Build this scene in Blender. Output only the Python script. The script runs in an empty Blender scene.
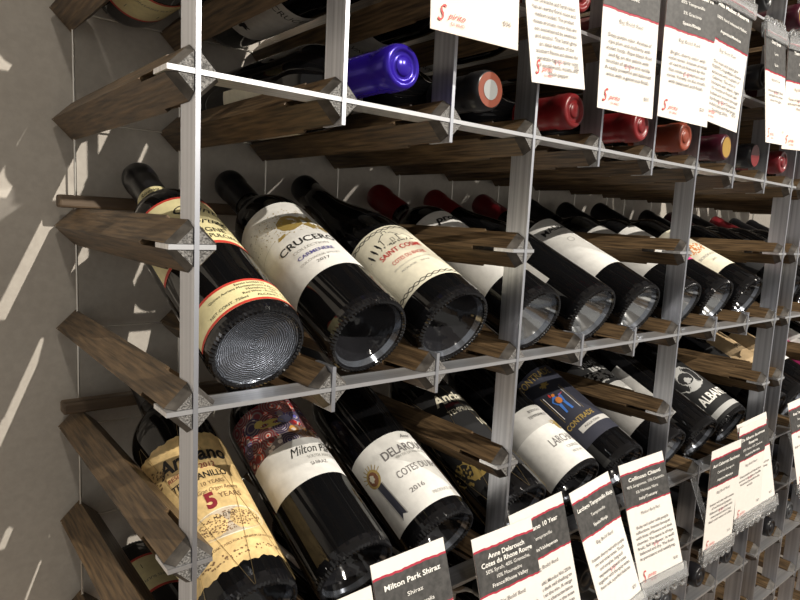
import bpy, bmesh, math, random
from mathutils import Vector, Matrix
random.seed(7)
C = bpy.context.scene.collection
SC = bpy.context.scene
P = 0.1            # rack pitch in metres (one bottle cell)
Z0 = 1.30          # height of the rack row called 0
def V(c, r, d): return Vector((c*P, d*P, Z0 - r*P))     # column, row (down), depth -> metres

# ------------------------------------------------------------------ camera
cam_d = bpy.data.cameras.new('camera'); cam = bpy.data.objects.new('camera', cam_d); C.objects.link(cam)
cam_d.sensor_width = 36; cam_d.lens = 1.0334*600/800*36; cam_d.clip_start = 0.02
Rr = ((0.77449485, -0.04923372, -0.63066138), (-0.04239105, 0.9906861, -0.12939878), (0.63115825, 0.12695308, 0.76519421))
def w(v): return Vector((v[0], v[2], -v[1]))
ax, ay, az = w(Rr[0]), -w(Rr[1]), -w(Rr[2])
M = Matrix((ax, ay, az)).transposed().to_4x4(); M.translation = V(-1.3929, 0.785, -3.6163)
cam.matrix_world = M
SC.camera = cam

# ------------------------------------------------------------------ world, exposure, lamps
SC.view_settings.view_transform = 'Standard'; SC.view_settings.look = 'None'
SC.view_settings.gamma = 1; SC.view_settings.use_curve_mapping = False
SC.view_settings.exposure = 0.0
W = bpy.data.worlds.new('world'); SC.world = W; W.use_nodes = True
W.node_tree.nodes['Background'].inputs[0].default_value = (1.0, 0.95, 0.865, 1)
W.node_tree.nodes['Background'].inputs[1].default_value = 0.43
LAMPS = [  # position, target, watts, radius, spot degrees, colour
    ((-0.42, -1.05, 2.62), (0.05, 0.2, 1.1), 22, 0.05, 70, (1.0, 0.93, 0.82)),
    ((0.63, -2.05, 2.62), (0.20, 0.1, 1.1), 330, 0.008, 60, (1.0, 0.93, 0.82)),
    ((1.65, -1.55, 2.62), (1.0, 0.1, 1.15), 150, 0.012, 80, (1.0, 0.94, 0.85)),
]
for (lp, lt, lw, lr, la, lc) in LAMPS:
    ld = bpy.data.lights.new('spot_light', 'SPOT'); ld.energy = lw; ld.shadow_soft_size = lr
    ld.spot_size = math.radians(la); ld.spot_blend = 0.5; ld.color = lc
    lo = bpy.data.objects.new('spot_light', ld); C.objects.link(lo); lo.location = lp
    lo.rotation_euler = (Vector(lt)-Vector(lp)).to_track_quat('-Z', 'Y').to_euler()

# ------------------------------------------------------------------ materials
def mat(name, col, rough=.5, metal=0., spec=.5, coat=0., trans=0., ior=1.45, emit=None, es=0.):
    m = bpy.data.materials.new(name); m.use_nodes = True
    b = m.node_tree.nodes['Principled BSDF']
    b.inputs['Base Color'].default_value = (*col, 1); b.inputs['Roughness'].default_value = rough
    b.inputs['Metallic'].default_value = metal; b.inputs['Specular IOR Level'].default_value = spec
    b.inputs['Coat Weight'].default_value = coat; b.inputs['Transmission Weight'].default_value = trans
    b.inputs['IOR'].default_value = ior
    if emit: b.inputs['Emission Color'].default_value = (*emit, 1); b.inputs['Emission Strength'].default_value = es
    return m
def nodes(m): return m.node_tree.nodes, m.node_tree.links, m.node_tree.nodes['Principled BSDF']
def noise_col(m, c1, c2, scale=(1, 1, 1), nscale=10, detail=6, bump=0., lo=.35, hi=.65, rough=None, rnd=True):
    N, L, b = nodes(m)
    tc = N.new('ShaderNodeTexCoord'); mp = N.new('ShaderNodeMapping'); mp.inputs['Scale'].default_value = scale
    L.new(tc.outputs['Object'], mp.inputs['Vector'])
    if rnd:
        oi = N.new('ShaderNodeObjectInfo'); sc = N.new('ShaderNodeVectorMath'); sc.operation = 'SCALE'
        sc.inputs[0].default_value = (17, 31, 23); L.new(oi.outputs['Random'], sc.inputs['Scale'])
        L.new(sc.outputs[0], mp.inputs['Location'])
    nz = N.new('ShaderNodeTexNoise'); nz.inputs['Scale'].default_value = nscale; nz.inputs['Detail'].default_value = detail
    L.new(mp.outputs[0], nz.inputs['Vector'])
    cr = N.new('ShaderNodeValToRGB'); cr.color_ramp.elements[0].position = lo; cr.color_ramp.elements[1].position = hi
    cr.color_ramp.elements[0].color = (*c1, 1); cr.color_ramp.elements[1].color = (*c2, 1)
    L.new(nz.outputs['Fac'], cr.inputs[0]); L.new(cr.outputs[0], b.inputs['Base Color'])
    if bump:
        bp = N.new('ShaderNodeBump'); bp.inputs['Strength'].default_value = bump; bp.inputs['Distance'].default_value = .001
        L.new(nz.outputs['Fac'], bp.inputs['Height']); L.new(bp.outputs[0], b.inputs['Normal'])
    if rough:
        mr = N.new('ShaderNodeMapRange'); mr.inputs[3].default_value = rough[0]; mr.inputs[4].default_value = rough[1]
        L.new(nz.outputs['Fac'], mr.inputs[0]); L.new(mr.outputs[0], b.inputs['Roughness'])
    return m
WALL = noise_col(mat('grey_plaster', (.3, .28, .25), .85), (.49, .45, .40), (.54, .50, .445), nscale=160, bump=.2, rnd=False)
FLOOR = noise_col(mat('floor_boards', (.3, .2, .12), .4), (.22, .15, .10), (.33, .24, .16), scale=(1, 8, 1), nscale=4)
CEIL = mat('ceiling_paint', (.5, .48, .45), .9)
WOOD = noise_col(mat('dark_stained_wood', (.1, .07, .04), .45), (.026, .017, .010), (.185, .118, .060), scale=(45, 2.6, 45), nscale=9, detail=8, bump=.6, lo=.3, hi=.72)
BEAMW = noise_col(mat('brown_beam_wood', (.1, .07, .04), .5), (.06, .04, .025), (.20, .14, .09), scale=(1.2, 14, 14), nscale=9, detail=8, bump=.5, lo=.3, hi=.72)
ENDG = noise_col(mat('sawn_end_grain', (.2, .2, .2), .5), (.04, .038, .036), (.28, .27, .26), nscale=900, detail=2, bump=.8, lo=.35, hi=.75)
CHAM = noise_col(mat('chamfered_wood_end', (.2, .2, .2), .4), (.03, .026, .023), (.10, .09, .08), scale=(1, 1, 1), nscale=90, detail=5, bump=.3)
METV = noise_col(mat('brushed_aluminium_upright', (.7, .7, .7), .3, 1), (.46, .48, .54), (.78, .80, .86), scale=(1, 260, .6), nscale=1.2, detail=3, lo=.25, hi=.75, rough=(.30, .50))
METH = noise_col(mat('brushed_aluminium_crossbar', (.7, .7, .7), .3, .9), (.60, .61, .64), (.88, .88, .90), scale=(.6, 260, 1), nscale=1.2, detail=3, lo=.25, hi=.75, rough=(.28, .45))
WIRE = mat('steel_wire', (.75, .72, .66), .35, 1)
GLASS = mat('black_bottle_glass', (.004, .004, .0045), .05, 0, .34, 0, ior=1.5)
def greenish(): return mat('dark_green_bottle_glass', (.008, .012, .008), .07, 0, .55)
GLASS2 = greenish()
HEEL = mat('knurled_heel_glass', (.006, .006, .007), .05, 0, .6)
RINGM = mat('painted_crescent_reflection', (.22, .24, .28), .14, .8, .6)  # lighter ring band painting in the crescent reflection inside the punt
BRIGHT = mat('painted_punt_reflection', (.40, .41, .42), .12, .9, .6)  # silvery copy of the dark punt glass, its bright reflections put into the colour
PUNT = mat('glossy_punt_glass', (.012, .012, .014), .08, 0, .8)
N_, L_, B_ = nodes(PUNT)
_n = N_.new('ShaderNodeTexNoise'); _n.inputs['Scale'].default_value = 70; _t = N_.new('ShaderNodeTexCoord'); L_.new(_t.outputs['Object'], _n.inputs['Vector'])
_b = N_.new('ShaderNodeBump'); _b.inputs['Strength'].default_value = .35; _b.inputs['Distance'].default_value = .002; L_.new(_n.outputs['Fac'], _b.inputs['Height']); L_.new(_b.outputs[0], B_.inputs['Normal'])
SILV = mat('scratched_base_painted_reflection', (.22, .25, .30), .24, .7, .8)  # silvery tone and swirls paint reflected light onto the scratched glass base
N_, L_, B_ = nodes(SILV)
_t = N_.new('ShaderNodeTexCoord'); _w = N_.new('ShaderNodeTexWave'); _w.wave_type = 'RINGS'; _w.rings_direction = 'Z'; _w.inputs['Scale'].default_value = 210; _w.inputs['Distortion'].default_value = 9; _w.inputs['Detail'].default_value = 4; _w.inputs['Detail Scale'].default_value=.45
L_.new(_t.outputs['Object'], _w.inputs['Vector'])
_b = N_.new('ShaderNodeBump'); _b.inputs['Strength'].default_value = .45; _b.inputs['Distance'].default_value = .0005; L_.new(_w.outputs['Fac'], _b.inputs['Height']); L_.new(_b.outputs[0], B_.inputs['Normal'])
_r = N_.new('ShaderNodeValToRGB'); _r.color_ramp.elements[0].color = (.03, .036, .048, 1); _r.color_ramp.elements[1].color = (.18, .20, .24, 1); L_.new(_w.outputs['Fac'], _r.inputs[0]); L_.new(_r.outputs[0], B_.inputs['Base Color'])
def foil(name, col, r=.3, m=.0, s=.5): return mat(name, col, r, m, s)
WIRE2 = mat('thin_gold_wire', (.40, .30, .14), .35, .8)
CAPS = dict(black=foil('black_capsule', (.010, .010, .012), .28), red=foil('red_capsule', (.15, .008, .010), .34), dred=foil('dark_red_capsule', (.13, .010, .014), .3),
            orange=foil('orange_capsule', (.20, .038, .018), .38), maroon=foil('maroon_capsule', (.045, .006, .014), .3), blue=foil('violet_blue_capsule', (.028, .011, .32), .22, .3),
            grey=foil('grey_capsule', (.03, .032, .036), .35), gold=foil('gold_foil', (.55, .34, .08), .35, .6), rust=foil('rust_brown_cap_ring', (.22, .055, .03), .4), silver=foil('silver_cap_disc', (.32, .33, .33), .4, .2))
def paper(name, c, r=.55, v=.06): return noise_col(mat(name, c, r), tuple(x*(1-v) for x in c), tuple(min(1, x*(1+v)) for x in c), nscale=120, detail=4, rnd=False)
WHITE = paper('white_label_paper', (.72, .71, .68)); CREAM = paper('cream_label_paper', (.74, .70, .56)); LGREY = paper('pale_grey_label_paper', (.50, .49, .47))
YELL = paper('pale_yellow_label_paper', (.76, .68, .38)); GOLDP = paper('aged_gold_label_paper', (.72, .52, .24), .5, .18); TAN = paper('tan_label_paper', (.52, .38, .22)); NAVY = paper('navy_label_paper', (.030, .032, .048)); BLAKP = paper('black_label_paper', (.016, .016, .017))
PINK = paper('magenta_label_paper', (.60, .04, .22)); REDP = paper('red_label_paper', (.55, .05, .035)); CARD = paper('card_paper', (.70, .665, .62), .6, .02); CARD2 = paper('cream_card_paper', (.72, .64, .56), .6, .02)
INK = mat('black_ink', (.015, .014, .014), .6); GINK = mat('grey_ink', (.16, .15, .15), .6); LINK = mat('faint_grey_ink', (.36, .35, .33), .6); RINK = mat('red_ink', (.55, .04, .04), .6); MINK = mat('maroon_ink', (.24, .02, .03), .6)
BINK = mat('violet_ink', (.10, .09, .28), .6); GOLDI = mat('gold_ink', (.42, .30, .09), .4, .3); WINK = mat('white_ink', (.80, .78, .74), .6); BAND = noise_col(mat('charcoal_band_print', (.03, .03, .03), .6), (.035, .034, .033), (.065, .062, .06), nscale=200, rnd=False); PRED = mat('crimson_brush_print', (.36, .02, .045), .6)
PLAST = mat('clear_plastic', (.93, .94, .95), .08, 0, .5, 0, .88, 1.49); BROWNI = mat('sepia_ink', (.20, .12, .06), .6); BLUEI = mat('blue_ink', (.05, .16, .50), .5); ORANI = mat('orange_ink', (.60, .20, .04), .5); GREYL=mat('silver_print',(.45,.45,.44),.5)
PAIS = mat('paisley_print', (.4, .1, .1), .5)
N_, L_, B_ = nodes(PAIS)
_t = N_.new('ShaderNodeTexCoord'); _v = N_.new('ShaderNodeTexVoronoi'); _v.feature = 'F1'; _v.inputs['Scale'].default_value = 130; _v2 = N_.new('ShaderNodeTexVoronoi'); _v2.inputs['Scale'].default_value = 66
L_.new(_t.outputs['Object'], _v.inputs['Vector']); L_.new(_t.outputs['Object'], _v2.inputs['Vector'])
_s = N_.new('ShaderNodeSeparateColor'); L_.new(_v2.outputs['Color'], _s.inputs[0])
_r = N_.new('ShaderNodeValToRGB'); _r.color_ramp.interpolation = 'CONSTANT'; e = _r.color_ramp.elements
cols = [(0, (.50, .03, .02)), (.28, (.04, .04, .16)), (.36, (.62, .07, .03)), (.58, (.14, .14, .50)), (.68, (.75, .66, .60)), (.82, (.45, .03, .03)), (.93, (.60, .30, .06))]
e[0].color = (*cols[0][1], 1); e[1].position = cols[1][0]; e[1].color = (*cols[1][1], 1)
for pp, cc in cols[2:]: q = e.new(pp); q.color = (*cc, 1)
L_.new(_s.outputs[0], _r.inputs[0])
_m = N_.new('ShaderNodeMath'); _m.operation = 'SINE'; _mm = N_.new('ShaderNodeMath'); _mm.operation = 'MULTIPLY'; _mm.inputs[1].default_value = 42; L_.new(_v2.outputs['Distance'], _mm.inputs[0]); L_.new(_mm.outputs[0], _m.inputs[0])
_c = N_.new('ShaderNodeMath'); _c.operation = 'GREATER_THAN'; _c.inputs[1].default_value = .35; L_.new(_m.outputs[0], _c.inputs[0])
_x = N_.new('ShaderNodeMix'); _x.data_type = 'RGBA'; L_.new(_c.outputs[0], _x.inputs[0]); L_.new(_r.outputs[0], _x.inputs[6]); _x.inputs[7].default_value = (.62, .54, .48, 1)
_c2 = N_.new('ShaderNodeMath'); _c2.operation = 'GREATER_THAN'; _c2.inputs[1].default_value = .0028*130/1.0; L_.new(_v.outputs['Distance'], _c2.inputs[0])
_x2 = N_.new('ShaderNodeMix'); _x2.data_type = 'RGBA'; _f = N_.new('ShaderNodeMath'); _f.operation = 'MULTIPLY'; _f.inputs[1].default_value = .75; L_.new(_c2.outputs[0], _f.inputs[0]); L_.new(_f.outputs[0], _x2.inputs[0]); L_.new(_x.outputs[2], _x2.inputs[6]); _x2.inputs[7].default_value = (.03, .012, .03, 1)
L_.new(_x2.outputs[2], B_.inputs['Base Color'])

# ------------------------------------------------------------------ helpers
class MB:
    """collects faces with materials, builds ONE mesh object"""
    def __init__(s): s.v = []; s.f = []; s.m = []; s.sm = []; s.mats = []
    def mi(s, m):
        if m not in s.mats: s.mats.append(m)
        return s.mats.index(m)
    def face(s, pts, m, smooth=False):
        n = len(s.v); s.v += [tuple(p) for p in pts]; s.f.append(tuple(range(n, n+len(pts)))); s.m.append(s.mi(m)); s.sm.append(smooth)
    def mesh(s, vs, fs, m, smooth=False):
        n = len(s.v); s.v += [tuple(p) for p in vs]; k = s.mi(m)
        for f in fs: s.f.append(tuple(i+n for i in f)); s.m.append(k); s.sm.append(smooth)
    def box(s, a, b, m):
        x0, y0, z0 = a; x1, y1, z1 = b
        vs = [(x, y, z) for x in (x0, x1) for y in (y0, y1) for z in (z0, z1)]
        s.mesh(vs, [(0, 1, 3, 2), (4, 6, 7, 5), (0, 4, 5, 1), (2, 3, 7, 6), (0, 2, 6, 4), (1, 5, 7, 3)], m)
    def tube(s, a, b, r, m, n=8):
        a = Vector(a); b = Vector(b); d = (b-a).normalized(); u = d.orthogonal().normalized(); v = d.cross(u)
        vs = [a+(u*math.cos(t)+v*math.sin(t))*r for t in [2*math.pi*i/n for i in range(n)]] + [b+(u*math.cos(t)+v*math.sin(t))*r for t in [2*math.pi*i/n for i in range(n)]]
        s.mesh(vs, [(i, (i+1) % n, (i+1) % n+n, i+n) for i in range(n)], m, True); s.mesh(vs, [tuple(range(n))[::-1], tuple(range(n, 2*n))], m)
    def lathe(s, prof, m, n=48, smooth=True, cap0=False, cap1=False):
        vs = []; fs = []
        for (r, z) in prof:
            for i in range(n):
                t = 2*math.pi*i/n; vs.append((r*math.cos(t), r*math.sin(t), z))
        for k in range(len(prof)-1):
            for i in range(n): fs.append((k*n+i, k*n+(i+1) % n, (k+1)*n+(i+1) % n, (k+1)*n+i))
        if cap0: fs.append(tuple(range(n))[::-1])
        if cap1: fs.append(tuple((len(prof)-1)*n+i for i in range(n)))
        s.mesh(vs, fs, m, smooth)
    def data(s, name):
        me = bpy.data.meshes.new(name); me.from_pydata(s.v, [], s.f)
        for m in s.mats: me.materials.append(m)
        me.polygons.foreach_set('material_index', s.m); me.polygons.foreach_set('use_smooth', s.sm)
        me.update(); return me
    def build(s, name, parent=None):
        o = bpy.data.objects.new(name, s.data(name)); C.objects.link(o)
        if parent: o.parent = parent
        return o
def tag(o, label=None, cat=None, group=None, kind=None):
    if label: o['label'] = label
    if cat: o['category'] = cat
    if group: o['group'] = group
    if kind: o['kind'] = kind
    return o
def empty(name, loc, rot=(0, 0, 0)):
    o = bpy.data.objects.new(name, None); C.objects.link(o); o.location = loc; o.rotation_euler = rot; o.empty_display_size = .02; return o
def weld(o):
    bm = bmesh.new(); bm.from_mesh(o.data); bmesh.ops.remove_doubles(bm, verts=bm.verts, dist=1e-6); bmesh.ops.recalc_face_normals(bm, faces=bm.faces); bm.to_mesh(o.data); bm.free()
def copy_tree(o, parent=None):
    c = o.copy(); C.objects.link(c)
    if parent: c.parent = parent
    for ch in list(KIDS.get(o.name, [])):
        c2 = copy_tree(ch, c); KIDS.setdefault(c.name, []).append(c2)
    return c
KIDS = {}
def kid(par, o): KIDS.setdefault(par.name, []).append(o); return o

_tc = {}
def text2d(s, shear=0., bold=0., res=3):
    k = (s, shear, bold, res)
    if k in _tc: return _tc[k]
    cu = bpy.data.curves.new('t', 'FONT'); cu.body = s; cu.shear = shear; cu.offset = bold; cu.resolution_u = res; cu.fill_mode = 'FRONT'
    o = bpy.data.objects.new('t', cu); C.objects.link(o)
    dg = bpy.context.evaluated_depsgraph_get(); dg.update(); me = o.evaluated_get(dg).to_mesh()
    vs = [(v.co.x, v.co.y) for v in me.vertices]; fs = [tuple(f.vertices) for f in me.polygons]
    o.evaluated_get(dg).to_mesh_clear(); bpy.data.objects.remove(o); bpy.data.curves.remove(cu)
    x0 = min(v[0] for v in vs); x1 = max(v[0] for v in vs)
    vs = [(x-(x0+x1)/2, y) for x, y in vs]
    _tc[k] = (vs, fs, x1-x0); return _tc[k]
def arrange(mb, s, mapf, cx, cy, m, h=None, width=None, shear=0., bold=0., rot=0., align='c', res=3, asp=.85):
    """text centred on (cx, cy) of a 2D surface given by mapf(x, y); h = capital height"""
    vs, fs, wd = text2d(s, shear, bold, res)
    ky = h/.70; kx = width/wd if width else ky*asp
    off = {'c': 0, 'l': wd*kx/2, 'r': -wd*kx/2}[align]
    c, sn = math.cos(rot), math.sin(rot); out = []
    for x, y in vs:
        X = x*kx+off; Y = (y-.35)*ky; out.append(mapf(cx+X*c-Y*sn, cy+X*sn+Y*c))
    mb.mesh(out, fs, m)

# ------------------------------------------------------------------ setting
def struct(name, a, b, m):
    mb = MB(); mb.box(a, b, m); o = mb.build(name); o['kind'] = 'structure'; return o
struct('wall_back', (-2.2, 3.22*P, 0), (4.2, 3.22*P+.1, 2.8), WALL)
struct('floor', (-2.2, -3.0, -.1), (4.2, 3.22*P+.1, 0), FLOOR)
struct('ceiling', (-2.2, -3.0, 2.8), (4.2, 3.22*P+.1, 2.9), CEIL)

# ------------------------------------------------------------------ ceiling spotlights
LAMPM = mat('lamp_lens', (1, .95, .85), .3, emit=(1, .93, .82), es=25); LAMPB = mat('lamp_housing', (.03, .03, .03), .4)
names = ['leftmost', 'middle', 'rightmost']
for i, (lp, lt, *_r2) in enumerate(LAMPS):
    e = empty('ceiling_spotlight', lp); tag(e, 'black ceiling spotlight aimed at the wine racks, %s of three' % names[i], 'lamp', 'ceiling spotlights')
    d = (Vector(lt)-Vector(lp)).normalized(); q = d.to_track_quat('Z', 'Y').to_matrix()
    mb = MB(); mb.lathe([(.03, -.12), (.045, -.10), (.045, -.012), (.041, -.012), (.041, -.02)], LAMPB, 24, cap0=True)
    mb.v = [tuple(q @ Vector(v)) for v in mb.v]; mb.build('housing', e)
    mb = MB(); mb.lathe([(.041, -.03), (.04, -.03)], LAMPM, 24, cap1=True); mb.v = [tuple(q @ Vector(v)) for v in mb.v]; mb.build('lens', e)
    mb = MB(); mb.tube((0, 0, 2.799-lp[2]), tuple(-d*.12), .008, LAMPB); mb.build('stem', e)

# ------------------------------------------------------------------ racks
HB = .178
def bar_mesh():
    mb = MB(); H = HB*P
    prof = [(1, 0), (0, 1), (-1, 0), (0, -1)]
    def q(pt, y, s=1): return (pt[0]*H*s, y*P, pt[1]*H*s)
    # rear solid part
    y0, y1 = .48, 3.14
    for i in range(4):
        a, b = prof[i], prof[(i+1) % 4]
        mb.face([q(a, y0), q(b, y0), q(b, y1), q(a, y1)], WOOD)
    mb.face([q(p_, y1) for p_ in prof], WOOD); mb.face([q(p_, y0) for p_ in prof[::-1]], WOOD)
    # four slotted fingers at the front, chamfered end
    g = .018/HB
    for sx, sz in ((1, 1), (-1, 1), (-1, -1), (1, -1)):
        def tri(y, s):
            k = HB*s/HB
            return [(sx*g*H, y*P, sz*g*H), (sx*(k-g)*H, y*P, sz*g*H), (sx*g*H, y*P, sz*(k-g)*H)]
        A, B, D = tri(y0, 1), tri(.07, 1), tri(-.012, .74)
        for X, Y in ((A, B), (B, D)):
            mt = WOOD if X is A else CHAM
            for i in range(3):
                j = (i+1) % 3; mb.face([X[i], X[j], Y[j], Y[i]], mt if i == 1 else CHAM if X is B else WOOD)
        mb.face(D, ENDG)
    me = mb.data('wooden_bar')
    bm = bmesh.new(); bm.from_mesh(me); bmesh.ops.remove_doubles(bm, verts=bm.verts, dist=1e-7); bmesh.ops.recalc_face_normals(bm, faces=bm.faces); bm.to_mesh(me); bm.free()
    return me
BAR = bar_mesh()
T = .03; D1 = .21
def rack(c0, ncol, top, bottom, label):
    root = empty('wine_rack', V(c0, (Z0/P), 0)); tag(root, label, 'wine rack')
    def put(o, loc): o.parent = root; o.location = Vector(loc)-root.location; return o
    full = [r for r in range(top, bottom+1) if r <= 0 or r >= 4 or r == 2]
    for r in range(top, bottom+1):
        for c in range(ncol+1):
            if r in (1, 3) and c % 3: continue
            if (r >= 6 and c < 6 or r == -5 and c > 3) and c0 == 0: continue
            o = bpy.data.objects.new('wooden_bar', BAR); C.objects.link(o); put(o, V(c0+c, r, 0))
    h = T*P/2; x0 = -.175*P; x1 = (ncol+.175)*P
    for r in full:
        mb = MB(); mb.box((x0, -.02*P, -h), (x1, D1*P, h), METH); put(mb.build('crossbar'), V(c0, r, 0))
    for r in (1, 3):
        for c in range(0, ncol+1, 3):
            mb = MB(); mb.box((-.165*P, -.02*P, -h), (.12*P, D1*P, h), METH); put(mb.build('crossbar_stub'), V(c0+c, r, 0))
    zf = lambda r: Z0-r*P
    def upright(c, r0, r1):
        mb = MB(); mb.box((-h, -.026*P, -(zf(r0)-zf(r1))), (h, D1*P, 0), METV); put(mb.build('upright' if r1-r0 > .5 else 'upright_stub'), V(c0+c, r0, 0))
    for c in range(ncol+1):
        if c % 3 == 0: upright(c, top-.175, Z0/P-.01)
        else: upright(c, top-.175, .165); upright(c, 2-.165, 2.165); upright(c, 4-.165, Z0/P-.01)
        mb = MB(); mb.tube((0, 0, 0), (0, 0, -(zf(top-.2))+.001), .012*P, WIRE, 6); put(mb.build('back_wire'), V(c0+c, top-.2, 3.06))
    for r in range(top, bottom+1):
        mb = MB(); mb.tube((x0, 0, 0), (x1, 0, 0), .010*P, WIRE, 6); put(mb.build('back_wire'), V(c0, r, 3.09))
    for r in (1, 3):
        mb = MB(); a = .122; mb.box((x0, 0, 0), (x1, .16*P, a*P), BEAMW); o = mb.build('neck_rest_rail'); put(o, V(c0, r-HB-.002, 2.885))
        bm = bmesh.new(); bm.from_mesh(o.data); bmesh.ops.bevel(bm, geom=bm.edges[:], offset=.0022, segments=2, affect='EDGES', profile=.5); bm.to_mesh(o.data); bm.free()
    return root
rack(0, 9, -5, 8, 'tall wine rack of dark diamond-section wooden bars and aluminium strips, beside the bare grey wall')
rack(9.6, 6, -4, 8, 'second wine rack of wooden bars and aluminium strips, farther right along the wall')

# ------------------------------------------------------------------ bottles
def glass_body_mesh(kind, R, gm=None, pm=None, silver=False):
    gm = gm or GLASS; mb = MB(); n = 132; R *= P
    if kind == 'bordeaux':
        prof = [(1, .10), (1, 1.78), (.985, 1.86), (.94, 1.94), (.86, 2.02), (.74, 2.10), (.60, 2.17), (.49, 2.24), (.43, 2.32), (.405, 2.42), (.39, 2.98)]
    else:
        prof = [(1, .10), (1, 1.25), (.985, 1.38), (.94, 1.52), (.86, 1.68), (.76, 1.84), (.65, 2.0), (.55, 2.15), (.47, 2.3), (.42, 2.45), (.39, 2.98)]
    mb.lathe([(r*R, z*P) for r, z in prof], gm, 64, cap1=True)
    # knurled heel
    heel = [(1, .10), (.99, .055), (.968, .025), (.935, .006), (.895, 0.0), (.865, .006), (.845, .022)]
    vs = []; fs = []
    for k, (r, z) in enumerate(heel):
        for i in range(n):
            t = 2*math.pi*i/n; amp = .013 if i % 2 and k in (2, 3, 4) else 0
            vs.append(((r*R)*math.cos(t), (r*R)*math.sin(t), z*P-amp*P))
    for k in range(len(heel)-1):
        for i in range(n): fs.append((k*n+i, (k+1)*n+i, (k+1)*n+(i+1) % n, k*n+(i+1) % n))
    mb.mesh(vs, fs, HEEL, False)
    return mb
def punt_mesh(R, deep, m):
    mb = MB(); R *= P
    if deep: pr = [(.85, .020), (.83, .05), (.76, .10), (.66, .18), (.50, .28), (.32, .37), (.16, .42), (.0001, .44)]
    else: pr = [(.85, .018), (.83, .028), (.74, .034), (.45, .05), (.2, .065), (.0001, .07)]
    mb.lathe([(r*R, z*P) for r, z in pr][::-1], m, 56)
    if deep: mb.lathe([(.855*R, .016*P), (.785*R, .070*P)][::-1], RINGM, 56)
    return mb
def cap_mesh(col, R=.39, z0=2.38, face='plain'):
    mb = MB(); r = R*.36/.36; r0 = .152
    r0 = .155 if R < .5 else R
    m = CAPS[col]
    mb.lathe([(x*P, z*P) for x, z in [(r0*1.0, z0), (r0, z0+.02), (r0*.985, 2.72), (r0*.985, 2.80), (r0*1.06, 2.83), (r0*1.06, 2.95), (r0*1.0, 2.985), (r0*.93, 3.0), (r0*.72, 3.0), (r0*.70, 2.99), (r0*.45, 2.99), (r0*.42, 3.0)]], m, 40)
    def disc(rr, z, mm): mb.lathe([(rr*P, z*P), (.0001, z*P)], mm, 32)
    if face == 'target': disc(r0*.90, 3.003, CAPS['rust']); disc(r0*.52, 3.006, CAPS['silver'])
    elif face == 'gold': disc(r0*.80, 3.003, CAPS['gold'])
    elif face == 'red': disc(r0*.92, 3.003, CAPS['red'])
    else:
        mb.lathe([(r0*.42*P, 3.0*P), (r0*.40*P, 3.004*P), (.0001, 3.004*P)], m, 32)
    return mb
class Label:
    """paper on a cylinder; surface coordinates: x along the arc (pitch, 0 = up-facing side), y along the axis"""
    def __init__(s, R, th0, z0, z1, m, half=100, torn=False, k=.0022):
        s.R = R; s.th0 = math.radians(th0); s.mb = MB(); s.k = k; n = 48; s.half = half
        rows = [z0, z1]; vs = []; fs = []
        for j, z in enumerate(rows):
            for i in range(n+1):
                x = math.radians(-half+2*half*i/n)*R
                zz = z
                if torn: zz += (.008*math.sin(i*2.1)+.008*math.sin(i*5.3+1))*(1 if j == 0 else -1)
                vs.append(s.pt(x, zz, 0))
        for i in range(n): fs.append((i, i+1, n+2+i, n+1+i))
        s.mb.mesh(vs, fs, m, True)
    def pt(s, x, z, lift):
        r = (s.R+s.k*(1+lift))*P; t = x/s.R+s.th0
        return (r*math.sin(t), -r*math.cos(t), z*P)
    def f(s, lift=1.2): return lambda x, y: s.pt(x, y, lift)
    def text(s, t, x, z, m, h, **kw): arrange(s.mb, t, s.f(kw.pop('lift', 1.6)), x, z, m, h, **kw)
    def band(s, z0, z1, m, x0=None, x1=None, lift=.6, n=40):
        if x0 is None: x0 = -math.radians(s.half)*s.R; x1 = -x0
        vs = [s.pt(x0+(x1-x0)*i/n, z, lift) for z in (z0, z1) for i in range(n+1)]
        s.mb.mesh(vs, [(i, i+1, n+2+i, n+1+i) for i in range(n)], m, True)
    def blob(s, cx, cz, rx, rz, m, lift=.8, n=24, rough=0., rot=0., seed=1, hole=None):
        rg = random.Random(seed); o = []
        for i in range(n):
            t = 2*math.pi*i/n; k = 1+rough*(rg.random()-.5)*2; X = rx*k*math.cos(t); Z = rz*k*math.sin(t)
            o.append((cx+X*math.cos(rot)-Z*math.sin(rot), cz+X*math.sin(rot)+Z*math.cos(rot)))
        if hole:
            vs = [s.pt(x, z, lift) for x, z in o]+[s.pt(cx+(x-cx)*hole, cz+(z-cz)*hole, lift) for x, z in o]
            s.mb.mesh(vs, [(i, (i+1) % n, n+(i+1) % n, n+i) for i in range(n)], m)
        else:
            vs = [s.pt(cx, cz, lift)]+[s.pt(x, z, lift) for x, z in o]
            s.mb.mesh(vs, [(0, i+1, (i+1) % n+1) for i in range(n)], m)
    def poly(s, pts, m, lift=.9): s.mb.mesh([s.pt(x, z, lift) for x, z in pts], [tuple(range(len(pts)))], m)
    def line(s, pts, wd, m, lift=1.0):
        for (x0, z0), (x1, z1) in zip(pts, pts[1:]):
            L = math.hypot(x1-x0, z1-z0) or 1; nx, nz = -(z1-z0)/L*wd/2, (x1-x0)/L*wd/2
            s.mb.mesh([s.pt(x0+nx, z0+nz, lift), s.pt(x1+nx, z1+nz, lift), s.pt(x1-nx, z1-nz, lift), s.pt(x0-nx, z0-nz, lift)], [(0, 1, 2, 3)], m)
    def speck(s, cx, cz, rx, rz, n, r, m, seed=3):
        rg = random.Random(seed)
        for i in range(n):
            a = rg.random()*6.283; q = rg.random()**.5; s.blob(cx+rx*q*math.cos(a), cz+rz*q*math.sin(a), r*(.5+rg.random()), r*(.5+rg.random()), m, n=5, lift=1.1)
_mesh = {}
def cached(key, fn):
    if key not in _mesh: _mesh[key] = fn()
    return _mesh[key]
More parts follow.
